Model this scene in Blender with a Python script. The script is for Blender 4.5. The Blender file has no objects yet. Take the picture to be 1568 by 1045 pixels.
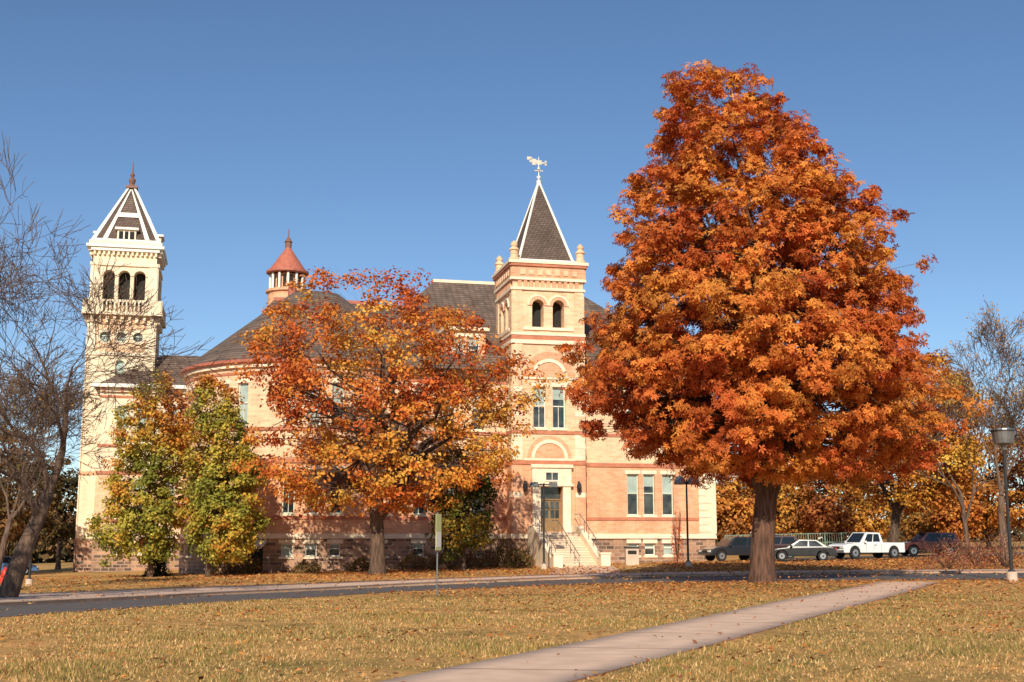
import bpy, math, random
import numpy as np
from mathutils import Vector, noise
R=math.radians
F=1870.0; TH=math.atan(302.5/1870.0); CT,ST=math.cos(TH),math.sin(TH); EYE=1.6
scene=bpy.context.scene
# ---------------------------------------------------------------- survey helpers
def ray(u,v):
    a=(u-784)/F; b=(522.5-v)/F
    return a, CT-b*ST, ST+b*CT
def XA(u,v,Y):
    a,y,z=ray(u,v); return a/y*Y
def ZA(v,Y):
    a,y,z=ray(784,v); return EYE+z/y*Y
def terrain(x,y):
    t=min(max((y-15)/45.0,0),1); s=t*t*(3-2*t)
    return 0.022*(min(max(x,-70),70)-18)*s
def terrain_np(x,y):
    t=np.clip((y-15)/45.0,0,1); s=t*t*(3-2*t)
    return 0.022*(np.clip(x,-70,70)-18)*s
def G(u,v):
    a,y,z=ray(u,v); zt=0
    for i in range(30):
        t=(zt-EYE)/z; zt=0.5*zt+0.5*terrain(a*t,y*t)
    return (a*t,y*t)
# ---------------------------------------------------------------- materials
def newmat(name):
    m=bpy.data.materials.new(name); m.use_nodes=True
    nt=m.node_tree; b=nt.nodes['Principled BSDF']; return m,nt,b
def N(nt,t,**k):
    n=nt.nodes.new(t)
    for a,v in k.items(): setattr(n,a,v)
    return n
def ramp(nt,stops):
    r=N(nt,'ShaderNodeValToRGB'); e=r.color_ramp.elements
    while len(e)<len(stops): e.new(0.5)
    for i,(p,c) in enumerate(stops): e[i].position=p; e[i].color=(*c,1)
    return r
def simple(name,c,rough=.7,var=.15,scale=3,metal=0,bump=0):
    m,nt,b=newmat(name); b.inputs['Roughness'].default_value=rough; b.inputs['Metallic'].default_value=metal
    tc=N(nt,'ShaderNodeTexCoord'); no=N(nt,'ShaderNodeTexNoise'); no.inputs['Scale'].default_value=scale; no.inputs['Detail'].default_value=5
    nt.links.new(tc.outputs['Object'],no.inputs['Vector'])
    lo=tuple(x*(1-var) for x in c); hi=tuple(min(1,x*(1+var)) for x in c)
    r=ramp(nt,[(.3,lo),(.7,hi)]); nt.links.new(no.outputs['Fac'],r.inputs['Fac']); nt.links.new(r.outputs['Color'],b.inputs['Base Color'])
    if bump:
        bp=N(nt,'ShaderNodeBump'); bp.inputs['Strength'].default_value=bump; bp.inputs['Distance'].default_value=.03
        nt.links.new(no.outputs['Fac'],bp.inputs['Height']); nt.links.new(bp.outputs['Normal'],b.inputs['Normal'])
    return m
def masonry(name,c1,c2,mortar,bw,bh,ms=.015,dirt=.25,bump=.3,streak=True):
    m,nt,b=newmat(name); b.inputs['Roughness'].default_value=.85
    L=nt.links.new
    tc=N(nt,'ShaderNodeTexCoord'); sp=N(nt,'ShaderNodeSeparateXYZ'); L(tc.outputs['Object'],sp.inputs[0])
    ad=N(nt,'ShaderNodeMath',operation='ADD'); L(sp.outputs[0],ad.inputs[0]); L(sp.outputs[1],ad.inputs[1])
    cb=N(nt,'ShaderNodeCombineXYZ'); L(ad.outputs[0],cb.inputs[0]); L(sp.outputs[2],cb.inputs[1])
    br=N(nt,'ShaderNodeTexBrick'); L(cb.outputs[0],br.inputs['Vector'])
    br.inputs['Color1'].default_value=(*c1,1); br.inputs['Color2'].default_value=(*c2,1); br.inputs['Mortar'].default_value=(*mortar,1)
    br.inputs['Scale'].default_value=1; br.inputs['Mortar Size'].default_value=ms
    br.inputs['Brick Width'].default_value=bw; br.inputs['Row Height'].default_value=bh; br.inputs['Bias'].default_value=0
    no=N(nt,'ShaderNodeTexNoise'); no.inputs['Scale'].default_value=.6; no.inputs['Detail'].default_value=8; no.inputs['Roughness'].default_value=.65
    mp=N(nt,'ShaderNodeMapping'); mp.inputs['Scale'].default_value=(1.6,1.6,.5) if streak else (1,1,1)
    L(tc.outputs['Object'],mp.inputs[0]); L(mp.outputs[0],no.inputs['Vector'])
    rr=ramp(nt,[(.3,(1-dirt,)*3),(.62,(1.06,)*3)]); L(no.outputs['Fac'],rr.inputs['Fac'])
    mx=N(nt,'ShaderNodeMix',data_type='RGBA',blend_type='MULTIPLY'); mx.inputs['Factor'].default_value=1
    L(br.outputs['Color'],mx.inputs['A']); L(rr.outputs['Color'],mx.inputs['B']); L(mx.outputs['Result'],b.inputs['Base Color'])
    bp=N(nt,'ShaderNodeBump'); bp.inputs['Strength'].default_value=bump; bp.inputs['Distance'].default_value=.03; bp.invert=True
    L(br.outputs['Fac'],bp.inputs['Height']); L(bp.outputs['Normal'],b.inputs['Normal'])
    return m
BUFF=masonry('buff_brick',(.92,.62,.38),(.78,.46,.26),(.82,.60,.40),.5,.17,.018,.22,.35)
ORNG=masonry('orange_brick',(.86,.44,.25),(.70,.32,.16),(.74,.46,.30),.5,.17,.018,.24,.35)
CREAM=masonry('cream_brick',(.94,.78,.54),(.84,.65,.43),(.84,.70,.52),.5,.17,.018,.2,.35)
REDB=masonry('red_brick_band',(.62,.22,.12),(.52,.16,.08),(.5,.24,.15),.3,.1,.01,.2)
STONE=masonry('rubble_stone',(.60,.32,.19),(.13,.075,.06),(.50,.35,.24),.62,.27,.035,.4,1.0,False)
SHIN=masonry('roof_shingles',(.23,.155,.115),(.15,.10,.08),(.08,.055,.04),.5,.22,.03,.35,.5)
SHIND=masonry('spire_slate',(.19,.125,.095),(.12,.08,.065),(.06,.04,.03),.3,.16,.025,.3,.5)
SANDST=simple('sandstone_trim',(.88,.71,.51),.8,.12,2,bump=.3)
WHITE=simple('white_paint',(.86,.81,.71),.55,.06,2)
FRAME=simple('window_frame_paint',(.60,.66,.54),.5,.08,2)
FRAMEW=simple('window_frame_white',(.78,.74,.63),.5,.08,2)
TERRA=simple('terracotta_metal',(.46,.14,.085),.6,.15,3)
BRONZE=simple('finial_brown',(.22,.10,.07),.6,.15,3)
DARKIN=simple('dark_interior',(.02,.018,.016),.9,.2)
BLIND=simple('window_blind',(.38,.46,.41),.35,.16,1.5)
CONC=simple('concrete',(.60,.46,.35),.85,.12,1.3,bump=.2)
METALD=simple('dark_metal',(.05,.05,.05),.45,.2,4,.6)
METALG=simple('grey_metal',(.22,.22,.22),.45,.15,4,.6)
GLASS,nt,b=newmat('window_glass'); b.inputs['Roughness'].default_value=.06
no=N(nt,'ShaderNodeTexNoise'); no.inputs['Scale'].default_value=1.2
r_=ramp(nt,[(.35,(.015,.02,.025)),(.7,(.09,.10,.09))]); nt.links.new(no.outputs['Fac'],r_.inputs['Fac']); nt.links.new(r_.outputs['Color'],b.inputs['Base Color'])
tc_=N(nt,'ShaderNodeTexCoord'); nt.links.new(tc_.outputs['Object'],no.inputs['Vector'])
def barkmat(name,c):
    m,nt,b=newmat(name); b.inputs['Roughness'].default_value=.9
    tc=N(nt,'ShaderNodeTexCoord'); mp=N(nt,'ShaderNodeMapping'); mp.inputs['Scale'].default_value=(9,9,1.6)
    no=N(nt,'ShaderNodeTexNoise'); no.inputs['Scale'].default_value=1; no.inputs['Detail'].default_value=6
    nt.links.new(tc.outputs['Object'],mp.inputs[0]); nt.links.new(mp.outputs[0],no.inputs['Vector'])
    r=ramp(nt,[(.35,tuple(x*.45 for x in c)),(.65,tuple(x*1.3 for x in c))]); nt.links.new(no.outputs['Fac'],r.inputs['Fac']); nt.links.new(r.outputs['Color'],b.inputs['Base Color'])
    bp=N(nt,'ShaderNodeBump'); bp.inputs['Strength'].default_value=.9; bp.inputs['Distance'].default_value=.05
    nt.links.new(no.outputs['Fac'],bp.inputs['Height']); nt.links.new(bp.outputs['Normal'],b.inputs['Normal'])
    return m
BARK=barkmat('bark_brown',(.12,.07,.045)); BARKG=barkmat('bark_grey',(.15,.09,.06)); BARKR=barkmat('bark_reddish',(.13,.062,.038))
LEAF,nt,b=newmat('leaf_foliage')
at=N(nt,'ShaderNodeAttribute',attribute_name='tint'); nt.nodes.remove(b); b=N(nt,'ShaderNodeBsdfDiffuse')
nt.links.new(at.outputs['Color'],b.inputs['Color'])
tr=N(nt,'ShaderNodeBsdfTranslucent'); nt.links.new(at.outputs['Color'],tr.inputs['Color'])
ms=N(nt,'ShaderNodeMixShader'); ms.inputs[0].default_value=.28
out=nt.nodes['Material Output']; nt.links.new(b.outputs[0],ms.inputs[1]); nt.links.new(tr.outputs[0],ms.inputs[2]); nt.links.new(ms.outputs[0],out.inputs['Surface'])
# ---------------------------------------------------------------- mesh builder
def empty(name,loc=(0,0,0),rot=0):
    o=bpy.data.objects.new(name,None); scene.collection.objects.link(o); o.location=loc; o.rotation_euler=(0,0,rot); return o
class MB:
    def __init__(s): s.v=[];s.f=[];s.m=[];s.mats=[]
    def mi(s,m):
        if m not in s.mats: s.mats.append(m)
        return s.mats.index(m)
    def poly(s,pts,m):
        n=len(s.v); s.v+= [tuple(p) for p in pts]; s.f.append(tuple(range(n,n+len(pts)))); s.m.append(s.mi(m))
    def hexa(s,c,m):
        n=len(s.v); s.v+=[tuple(p) for p in c]; k=s.mi(m)
        for q in ((0,1,2,3),(7,6,5,4),(0,4,5,1),(1,5,6,2),(2,6,7,3),(3,7,4,0)):
            s.f.append(tuple(n+i for i in q)); s.m.append(k)
    def box(s,x0,x1,y0,y1,z0,z1,m):
        s.hexa([(x0,y0,z0),(x1,y0,z0),(x1,y1,z0),(x0,y1,z0),(x0,y0,z1),(x1,y0,z1),(x1,y1,z1),(x0,y1,z1)],m)
    def cyl(s,cx,cy,z0,z1,r0,r1,n,m,cap=True):
        b=len(s.v); k=s.mi(m)
        for r,z in((r0,z0),(r1,z1)):
            for i in range(n):
                a=2*math.pi*i/n; s.v.append((cx+r*math.cos(a),cy+r*math.sin(a),z))
        for i in range(n):
            j=(i+1)%n; s.f.append((b+i,b+j,b+n+j,b+n+i)); s.m.append(k)
        if cap:
            s.f.append(tuple(b+n+i for i in range(n))); s.m.append(k); s.f.append(tuple(b+i for i in reversed(range(n)))); s.m.append(k)
    def lathe(s,cx,cy,prof,n,m):
        for (r0,z0),(r1,z1) in zip(prof[:-1],prof[1:]): s.cyl(cx,cy,z0,z1,r0,r1,n,m,False)
    def tube(s,pts,rad,n,m):
        b=len(s.v); k=s.mi(m); L=len(pts)
        for i,p in enumerate(pts):
            p=Vector(p); d=(Vector(pts[min(i+1,L-1)])-Vector(pts[max(i-1,0)]))
            if d.length<1e-6: d=Vector((0,0,1))
            d.normalize(); a=d.cross(Vector((.3,.2,1)) if abs(d.z)<.9 else Vector((1,0,0))).normalized(); c=d.cross(a)
            for j in range(n):
                t=2*math.pi*j/n; q=p+(a*math.cos(t)+c*math.sin(t))*rad[i]; s.v.append((q.x,q.y,q.z))
        for i in range(L-1):
            for j in range(n):
                jj=(j+1)%n; s.f.append((b+i*n+j,b+i*n+jj,b+(i+1)*n+jj,b+(i+1)*n+j)); s.m.append(k)
        s.f.append(tuple(b+(L-1)*n+j for j in range(n))); s.m.append(k)
    def build(s,name,parent=None,smooth=False,bevel=0):
        me=bpy.data.meshes.new(name); me.from_pydata(s.v,[],s.f); me.update()
        for m in s.mats: me.materials.append(m)
        me.polygons.foreach_set('material_index',s.m)
        if smooth: me.polygons.foreach_set('use_smooth',[True]*len(s.f))
        o=bpy.data.objects.new(name,me); scene.collection.objects.link(o)
        if parent: o.parent=parent
        if bevel:
            md=o.modifiers.new('b','BEVEL'); md.width=bevel; md.segments=2; md.limit_method='ANGLE'; md.angle_limit=R(40)
        return o
rnd=random.Random(7)
def fbox(mb,P,s0,s1,z0,z1,d0,d1,m,step=99):
    n=max(1,int(math.ceil((s1-s0)/step)))
    for i in range(n):
        a=s0+(s1-s0)*i/n; b=s0+(s1-s0)*(i+1)/n
        mb.hexa([P(a,z0,d0),P(b,z0,d0),P(b,z0,d1),P(a,z0,d1),P(a,z1,d0),P(b,z1,d0),P(b,z1,d1),P(a,z1,d1)],m)
def fring(mb,P,sc,zc,r0,r1,d,m,n=14,a0=0,a1=math.pi):
    for i in range(n):
        A=a0+(a1-a0)*i/n; B=a0+(a1-a0)*(i+1)/n
        def pt(r,a,dd): return P(sc+r*math.cos(a),zc+r*math.sin(a),dd)
        mb.hexa([pt(r0,A,d),pt(r1,A,d),pt(r1,A,.02),pt(r0,A,.02),pt(r0,B,d),pt(r1,B,d),pt(r1,B,.02),pt(r0,B,.02)],m)
def wall(mb,P,s0,s1,z0,z1,ops,mat,step=99,dep=.28,frame=None,sill=None,lintel=None):
    frame=frame or FRAME
    xs={round(s0,4),round(s1,4)}; zs={round(z0,4),round(z1,4)}
    n=int(math.ceil((s1-s0)/step))
    for i in range(1,n): xs.add(round(s0+(s1-s0)*i/n,4))
    for o in ops: xs|={round(o[0],4),round(o[1],4)}; zs|={round(o[2],4),round(o[3],4)}
    xs=sorted(xs); zs=sorted(zs)
    for i in range(len(xs)-1):
        for j in range(len(zs)-1):
            cx=(xs[i]+xs[i+1])/2; cz=(zs[j]+zs[j+1])/2
            if any(o[0]<cx<o[1] and o[2]<cz<o[3] for o in ops): continue
            mb.poly([P(xs[i],zs[j],0),P(xs[i+1],zs[j],0),P(xs[i+1],zs[j+1],0),P(xs[i],zs[j+1],0)],mat)
    for o in ops:
        a,b,c,d=o[:4]; kind=o[4]; fill=o[5]
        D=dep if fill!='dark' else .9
        mb.poly([P(a,c,0),P(a,c,D),P(a,d,D),P(a,d,0)],mat); mb.poly([P(b,c,0),P(b,c,D),P(b,d,D),P(b,d,0)],mat)
        mb.poly([P(a,c,0),P(b,c,0),P(b,c,D),P(a,c,D)],SANDST)
        if kind=='arch':
            r=(b-a)/2; zc=d-r; m_=(a+b)/2; n=12
            for i in range(n):
                A=math.pi*i/n; B=math.pi*(i+1)/n
                x0,y0=m_-r*math.cos(A),zc+r*math.sin(A); x1,y1=m_-r*math.cos(B),zc+r*math.sin(B)
                mb.poly([P(x0,y0,0),P(x1,y1,0),P(x1,d,0),P(x0,d,0)],mat)
                mb.poly([P(x0,y0,0),P(x1,y1,0),P(x1,y1,D),P(x0,y0,D)],mat)
        else:
            mb.poly([P(a,d,0),P(b,d,0),P(b,d,D),P(a,d,D)],mat)
        if fill=='dark': mb.poly([P(a,c,D),P(b,c,D),P(b,d,D),P(a,d,D)],DARKIN)  # near-black backing sheet paints the shade inside the belfry arches
        if fill=='win':
            q=rnd.random(); bl=d-(d-c)*(.5 if q<.4 else (.3 if q<.6 else .9))
            mb.poly([P(a,c,D),P(b,c,D),P(b,d,D),P(a,d,D)],GLASS)
            if bl<d: mb.poly([P(a,bl,D-.01),P(b,bl,D-.01),P(b,d,D-.01),P(a,d,D-.01)],BLIND)
            w=.08; e=D-.012; e0=D-.1
            fbox(mb,P,a,a+w,c,d,e0,e,frame); fbox(mb,P,b-w,b,c,d,e0,e,frame)
            fbox(mb,P,a+w,b-w,c,c+w,e0,e,frame); fbox(mb,P,a+w,b-w,d-w,d,e0,e,frame)
            zm=(c+d)/2+.1; fbox(mb,P,a+w,b-w,zm-.04,zm+.04,e0,e,frame)
            if b-a>.9: fbox(mb,P,(a+b)/2-.02,(a+b)/2+.02,c+w,zm-.04,e0+.03,e,frame)
        if fill in('win',) :
            if sill: fbox(mb,P,a-.12,b+.12,c-.16,c-.003,-.1,.05,sill)
            if lintel and kind!='arch': fbox(mb,P,a-.15,b+.15,d+.003,d+.28,-.03,.05,lintel)
# ---------------------------------------------------------------- university hall
PHI=R(13); T0=(0.05,90.0)
hall=empty('brick_university_hall',(T0[0],T0[1],0),PHI)
def l2w(t,w): return (T0[0]+t*math.cos(PHI)-w*math.sin(PHI), T0[1]+t*math.sin(PHI)+w*math.cos(PHI))
def sides(t0,w0,W,D=None):
    D=D or W
    return [(lambda s,z,d:(t0+s,w0+d,z),W),(lambda s,z,d:(t0+d,w0+D-s,z),D),(lambda s,z,d:(t0+W-d,w0+s,z),D),(lambda s,z,d:(t0+W-s,w0+D-d,z),W)]
def frameP(t,w): return lambda s,z,d:(t+s,w+d,z)
def block_wall(mb,P,s0,s1,winx,step=99,top=14.0,upper=BUFF,lower=ORNG):
    ops=[(x-.42,x+.42,.35,1.25,'rect','win') for x in winx]
    wall(mb,P,s0,s1,-2.2,1.6,ops,STONE,step,.3,FRAMEW,SANDST,SANDST)
    fbox(mb,P,s0,s1,1.6,1.95,-.14,.0-.002,SANDST,step)
    wall(mb,P,s0,s1,1.6,7.0,[(x-.45,x+.45,3.35,6.45,'rect','win') for x in winx],lower,step,.28,FRAME,SANDST,SANDST)
    fbox(mb,P,s0,s1,2.95,3.18,-.07,-.002,REDB,step)
    fbox(mb,P,s0,s1,6.95,7.25,-.08,-.002,REDB,step)
    wall(mb,P,s0,s1,7.0,top,[(x-.45,x+.45,9.65,12.75,'rect','win') for x in winx],upper,step,.28,FRAMEW,SANDST,SANDST)
    fbox(mb,P,s0,s1,9.25,9.48,-.07,-.002,REDB,step)
    fbox(mb,P,s0,s1,top-.85,top-.65,-.06,-.002,REDB,step)
    fbox(mb,P,s0,s1,top-.35,top,-.25,-.002,SANDST,step)
mb=MB()
block_wall(mb,frameP(0,1.2),5.5,16.2,[9.65,10.95,12.45])
mb.box(14.9,16.3,1.05,2.0,1.96,6.9,CREAM); mb.box(14.9,16.3,1.05,2.0,7.27,13.6,CREAM)
for i in range(9): mb.box(14.86,15.5 if i%2 else 15.9,1.01,1.06,2.1+i*.55,2.45+i*.55,SANDST)
Pr=lambda s,z,d:(16.2-d,1.2+s,z)
block_wall(mb,Pr,0,20,[3,5,9,11,15,17])
block_wall(mb,frameP(0,2.0),-12,0,[-2.2,-4.4,-6.6])
mb.build('main_walls',hall)
mb=MB()
def hip(mb,t0,t1,w0,w1,z0,rt0,rt1,rw,z1,mat):
    A=(t0,w0,z0);B=(t1,w0,z0);C=(t1,w1,z0);D=(t0,w1,z0);E=(rt0,rw,z1);Fp=(rt1,rw,z1)
    mb.poly([A,B,Fp,E],mat);mb.poly([B,C,Fp],mat);mb.poly([C,D,E,Fp],mat);mb.poly([D,A,E],mat);mb.poly([A,D,C,B],mat)
hip(mb,-12.5,16.8,.8,22,14.05,-4.2,7.5,11,22.8,SHIN)
mb.box(-4.3,7.6,10.85,11.15,22.7,22.95,SANDST)
mb.build('main_roof',hall)
mb=MB()
Pd=frameP(-4.6,2.3)
wall(mb,Pd,0,3.0,14.0,17.2,[(.45,1.35,14.6,16.7,'rect','win'),(1.65,2.55,14.6,16.7,'rect','win')],ORNG,99,.2,FRAMEW,SANDST,SANDST)
mb.box(-4.6,-1.6,2.62,7,14,17.2,ORNG); mb.box(-4.85,-1.35,2.0,7.2,17.2,17.45,SANDST)
mb.poly([(-4.85,2.0,17.46),(-1.35,2.0,17.46),(-3.1,5.0,19.2)],SHIN);mb.poly([(-4.85,2.0,17.46),(-3.1,5.0,19.2),(-3.1,9.5,19.2),(-4.85,9.5,17.46)],SHIN);mb.poly([(-1.35,2.0,17.46),(-3.1,5.0,19.2),(-3.1,9.5,19.2),(-1.35,9.5,17.46)],SHIN)
mb.build('roof_dormer',hall)
# --- entrance tower
mb=MB(); W=5.5
for k,(P,w) in enumerate(sides(0,0,W)):
    c=2.8
    if k==0:
        wall(mb,P,0,w,-2.2,1.6,[],STONE); wall(mb,P,0,w,1.6,7.05,[(c-.75,c+.95,2.1,5.35,'rect','none')],ORNG,99,.6)
    else:
        wall(mb,P,0,w,-2.2,1.6,[],STONE); wall(mb,P,0,w,1.6,7.05,[(2.3,3.1,3.4,6.2,'rect','win')],ORNG,99,.3,FRAME,SANDST)
    fbox(mb,P,0,1.3 if k==0 else w,1.6,1.95,-.1,-.002,SANDST)
    if k==0: fbox(mb,P,4.4,w,1.6,1.95,-.1,-.002,SANDST)
    fbox(mb,P,-.05,w+.05,7.0,7.3,-.09,-.002,REDB)
    win=[(c-1.25,c-.25,9.7,12.8,'rect','win'),(c+.25,c+1.25,9.7,12.8,'rect','win')]
    wall(mb,P,0,w,7.05,16.2,win,BUFF,99,.28,FRAMEW,SANDST,SANDST)
    fbox(mb,P,-.04,w+.04,9.25,9.5,-.07,-.002,REDB)
    for zc in (7.45,13.5):
        fring(mb,P,c,zc,0.02,1.15,-.02,ORNG); fring(mb,P,c,zc,1.15,1.4,-.09,SANDST); fring(mb,P,c,zc,1.4,1.95 if zc>9 else 1.7,-.05,ORNG)
        fbox(mb,P,c-1.95,c+1.95,zc-.16,zc-.003,-.08,-.002,SANDST)
    for a,b_ in((0,.75),(w-.75,w)):
        fbox(mb,P,a,b_,2.0,6.95,-.08,-.002,ORNG); fbox(mb,P,a,b_,7.32,9.22,-.08,-.002,CREAM); fbox(mb,P,a,b_,9.52,16.0,-.08,-.002,BUFF)
        for zz in (4.6,8.2,10.6,12.4,14.8): fbox(mb,P,a+.01,b_-.01,zz,zz+.35,-.11,-.082,SANDST)
    fbox(mb,P,-.1,w+.1,16.0,16.3,-.14,-.002,SANDST); fbox(mb,P,-.06,w+.06,16.3,16.65,-.1,-.002,REDB); fbox(mb,P,-.1,w+.1,16.65,16.85,-.14,-.002,SANDST)
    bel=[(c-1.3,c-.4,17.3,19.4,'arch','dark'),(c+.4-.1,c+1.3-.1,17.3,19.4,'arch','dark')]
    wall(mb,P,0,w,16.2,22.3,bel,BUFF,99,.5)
    for o in bel:
        m_=(o[0]+o[1])/2; r=(o[1]-o[0])/2; fring(mb,P,m_,o[3]-r,r,r+.25,-.08,ORNG); fring(mb,P,m_,o[3]-r,r+.25,r+.37,-.1,SANDST)
    fbox(mb,P,.8,w-.8,17.05,17.28,-.12,-.002,SANDST)
    fbox(mb,P,0,.7,16.87,20.1,-.08,-.002,BUFF); fbox(mb,P,w-.7,w,16.87,20.1,-.08,-.002,BUFF)
    fbox(mb,P,-.06,w+.06,20.1,20.3,-.16,-.002,SANDST)
    n=11
    for i in range(n):
        x=.3+(w-.6)*(i+.5)/n; fbox(mb,P,x-.13,x+.13,20.3,20.85,-.14,-.002,ORNG)
    fbox(mb,P,-.14,w+.14,20.85,21.05,-.22,-.002,SANDST)
    fbox(mb,P,-.1,w+.1,21.05,21.9,-.18,-.002,ORNG)
    for i in range(7):
        x=.4+(w-.8)*(i+.5)/7; fbox(mb,P,x-.2,x+.2,21.25,21.65,-.24,-.182,BUFF)
    fbox(mb,P,-.2,w+.2,21.9,22.12,-.3,-.002,REDB)
mb.box(-.36,W+.36,-.36,W+.36,22.12,22.34,SANDST)
P=sides(0,0,W)[0][0]; c=2.9
fbox(mb,P,c-1.45,c-.85,1.3,5.5,-.28,-.002,SANDST); fbox(mb,P,c+.85,c+1.45,1.3,5.5,-.28,-.002,SANDST)
fbox(mb,P,c-1.5,c+1.5,5.5,6.95,-.3,-.002,SANDST); fbox(mb,P,c-1.6,c+1.6,6.75,7.0,-.42,-.302,SANDST); fbox(mb,P,c-1.6,c+1.6,5.4,5.6,-.38,-.302,SANDST)
fbox(mb,P,c-.45,c+.45,5.85,6.4,-.33,-.303,GLASS)
fbox(mb,P,c-.5,c+.5,5.78,5.85,-.36,-.302,WHITE); fbox(mb,P,c-.02,c+.02,5.85,6.4,-.35,-.331,WHITE)
DOORC=simple('door_paint',(.26,.16,.07),.5,.15,4)
fbox(mb,P,c-.85,c+.85,4.4,4.5,.42,.5,DOORC)
fbox(mb,P,c-.85,c+.85,4.5,5.4,.5,.52,GLASS); fbox(mb,P,c-.85,c+.85,2.1,4.4,.5,.55,DOORC)
for dx in(-.72,.08): 
    fbox(mb,P,c+dx,c+dx+.64,3.1,4.3,.47,.498,GLASS); fbox(mb,P,c+dx+.3,c+dx+.34,3.1,4.3,.45,.469,DOORC); fbox(mb,P,c+dx,c+dx+.64,3.68,3.72,.45,.469,DOORC)
for dx in(-2.05,2.05):
    mb.lathe(c+dx,-.4,[(.02,5.75),(.08,5.7),(.17,5.5),(.19,5.3),(.13,5.05),(.04,4.95)],10,METALD); mb.box(c+dx-.03,c+dx+.03,-.4,0,5.74,5.79,METALD)
mb.cyl(W+.35,1.0,-.4,15.5,.06,.06,8,TERRA)
for x,y in((.15,.15),(W-.15,.15),(.15,W-.15),(W-.15,W-.15)):
    mb.lathe(x,y,[(.42,22.34),(.42,22.55),(.30,22.6),(.30,23.1),(.40,23.15),(.36,23.25),(.2,23.4),(.27,23.55),(.24,23.72),(.08,23.85),(.0,23.95)],12,BUFF)
a=2.2; cx=cy=W/2; ap=(cx,cy,29.5); z0=22.36
cs=[(cx-a,cy-a,z0),(cx+a,cy-a,z0),(cx+a,cy+a,z0),(cx-a,cy+a,z0)]
for i in range(4): mb.poly([cs[i],cs[(i+1)%4],ap],SHIND)
for q in cs: mb.tube([(q[0],q[1],q[2]),(ap[0],ap[1],ap[2])],[.12,.08],6,WHITE)
mb.box(cx-a-.12,cx+a+.12,cy-a-.12,cy+a+.12,22.34,22.62,WHITE)
mb.lathe(cx,cy,[(.16,29.1),(.2,29.5),(.05,29.6),(.16,29.75),(.16,29.85),(.04,29.95),(.035,31.4)],8,WHITE)
VN=simple('vane_metal',(.62,.56,.45),.5,.1,3,.2)
for (x0,x1,zz0,zz1) in((-.75,-.2,31.0,31.3),(-.95,-.55,31.2,31.45),(-.2,.25,30.85,31.2),(.2,.65,30.95,31.06),(-.35,.35,30.3,30.38),(-.55,-.25,30.8,31.0),(.5,.64,30.8,31.2)):
    mb.box(cx+x0,cx+x1,cy-.03,cy+.03,zz0,zz1,VN)
mb.box(cx-.03,cx+.03,cy-.4,cy+.4,30.3,30.37,VN); mb.cyl(cx,cy,30.45,30.6,.13,.13,8,VN); mb.cyl(cx,cy,31.2,31.55,.05,.01,8,VN)
mb.build('entrance_tower',hall)
# stairs
mb=MB(); c=2.9; ns=15; zt=2.05; run=.36; rise=(zt+.45)/ns
mb.box(c-1.45,c+1.45,-1.9,-.3,-1.5,zt,CONC)
for i in range(ns):
    y1=-1.9-run*i; mb.box(c-1.45,c+1.45,y1-run,y1,-1.5,zt-rise*(i+1)-.04,CONC); mb.box(c-1.45,c+1.45,y1-run-.04,y1,zt-rise*(i+1)-.04,zt-rise*(i+1),SANDST)
ye=-1.9-run*ns
for x0,x1 in((c-1.85,c-1.45),(c+1.45,c+1.85)):
    mb.hexa([(x0,ye-.1,-1.5),(x1,ye-.1,-1.5),(x1,-1.9,-1.5),(x0,-1.9,-1.5),(x0,ye-.1,.05),(x1,ye-.1,.05),(x1,-1.9,zt+.45),(x0,-1.9,zt+.45)],SANDST)
    mb.box(x0,x1,-1.899,-.3,-1.5,zt+.452,SANDST)
    mb.box(x0-.12,x1+.12,ye-.75,ye-.1,-1.5,.55,SANDST); mb.box(x0-.18,x1+.18,ye-.8,ye-.05,.55,.68,SANDST)
for x in(c-1.65,c,c+1.65):
    hb=.45 if x!=c else 0
    top=(x,-1.9,zt+hb+.85); bot=(x,ye,-.4+hb+.9)
    mb.tube([(x,-.4,zt+hb+.85),top,bot,(x,ye-.35,bot[2])],[.03]*4,6,METALG)
    for i in range(6):
        y=-1.9+(ye+1.9)*i/5; z=top[2]+(bot[2]-top[2])*i/5; mb.tube([(x,y,z),(x,y,z-1.2)],[.022]*2,5,METALG)
mb.build('entrance_stairs',hall)
# --- rotunda
tc,wc,RR=-13.96,10.4,9.8
PR=lambda s,z,d:(tc+(RR-d)*math.sin(s/RR),wc-(RR-d)*math.cos(s/RR),z)
mb=MB()
wx=[-13,-11.2,-7.6,-5.9,-2.2,-.5,1.2,4.9,6.6,8.4]
block_wall(mb,PR,-17,11.5,wx,.8,14.2)
fbox(mb,PR,-5.0,-3.9,-.7,1.3,-.05,-.004,DARKIN); mb.hexa([PR(-5.3,.9,-1.3),PR(-3.6,.9,-1.3),PR(-3.6,1.35,-.02),PR(-5.3,1.35,-.02),PR(-5.3,.98,-1.3),PR(-3.6,.98,-1.3),PR(-3.6,1.5,-.02),PR(-5.3,1.5,-.02)],WHITE)
mb.build('rotunda_walls',hall)
mb=MB()
mb.lathe(tc,wc,[(RR+.2,14.05),(RR+.55,14.2),(RR+.55,14.4),(RR+.35,14.42)],56,TERRA)
mb.lathe(tc,wc,[(RR+.5,14.42),(2.0,21.0),(0.01,21.2)],56,SHIN)
mb.build('rotunda_roof',hall)
mb=MB()
block_wall(mb,frameP(0,20.8),-31.2,-12,[-29.3,-27.6,-25.2,-23.2],99,14.3,CREAM,BUFF)
mb.box(-31.2,-12,21.2,33,-2,14.2,BUFF)
hip(mb,-31.8,-8,20.2,33,14.35,-26.5,-8,26,18.0,SHIN)
mb.box(-31.9,-12,20.1,20.5,14.3,14.6,WHITE)
hip(mb,-21,-4,12,26,16,-17,-4,19,22.2,SHIN)
mb.box(-17,-9,18.85,19.15,22.1,22.4,TERRA)
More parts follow.
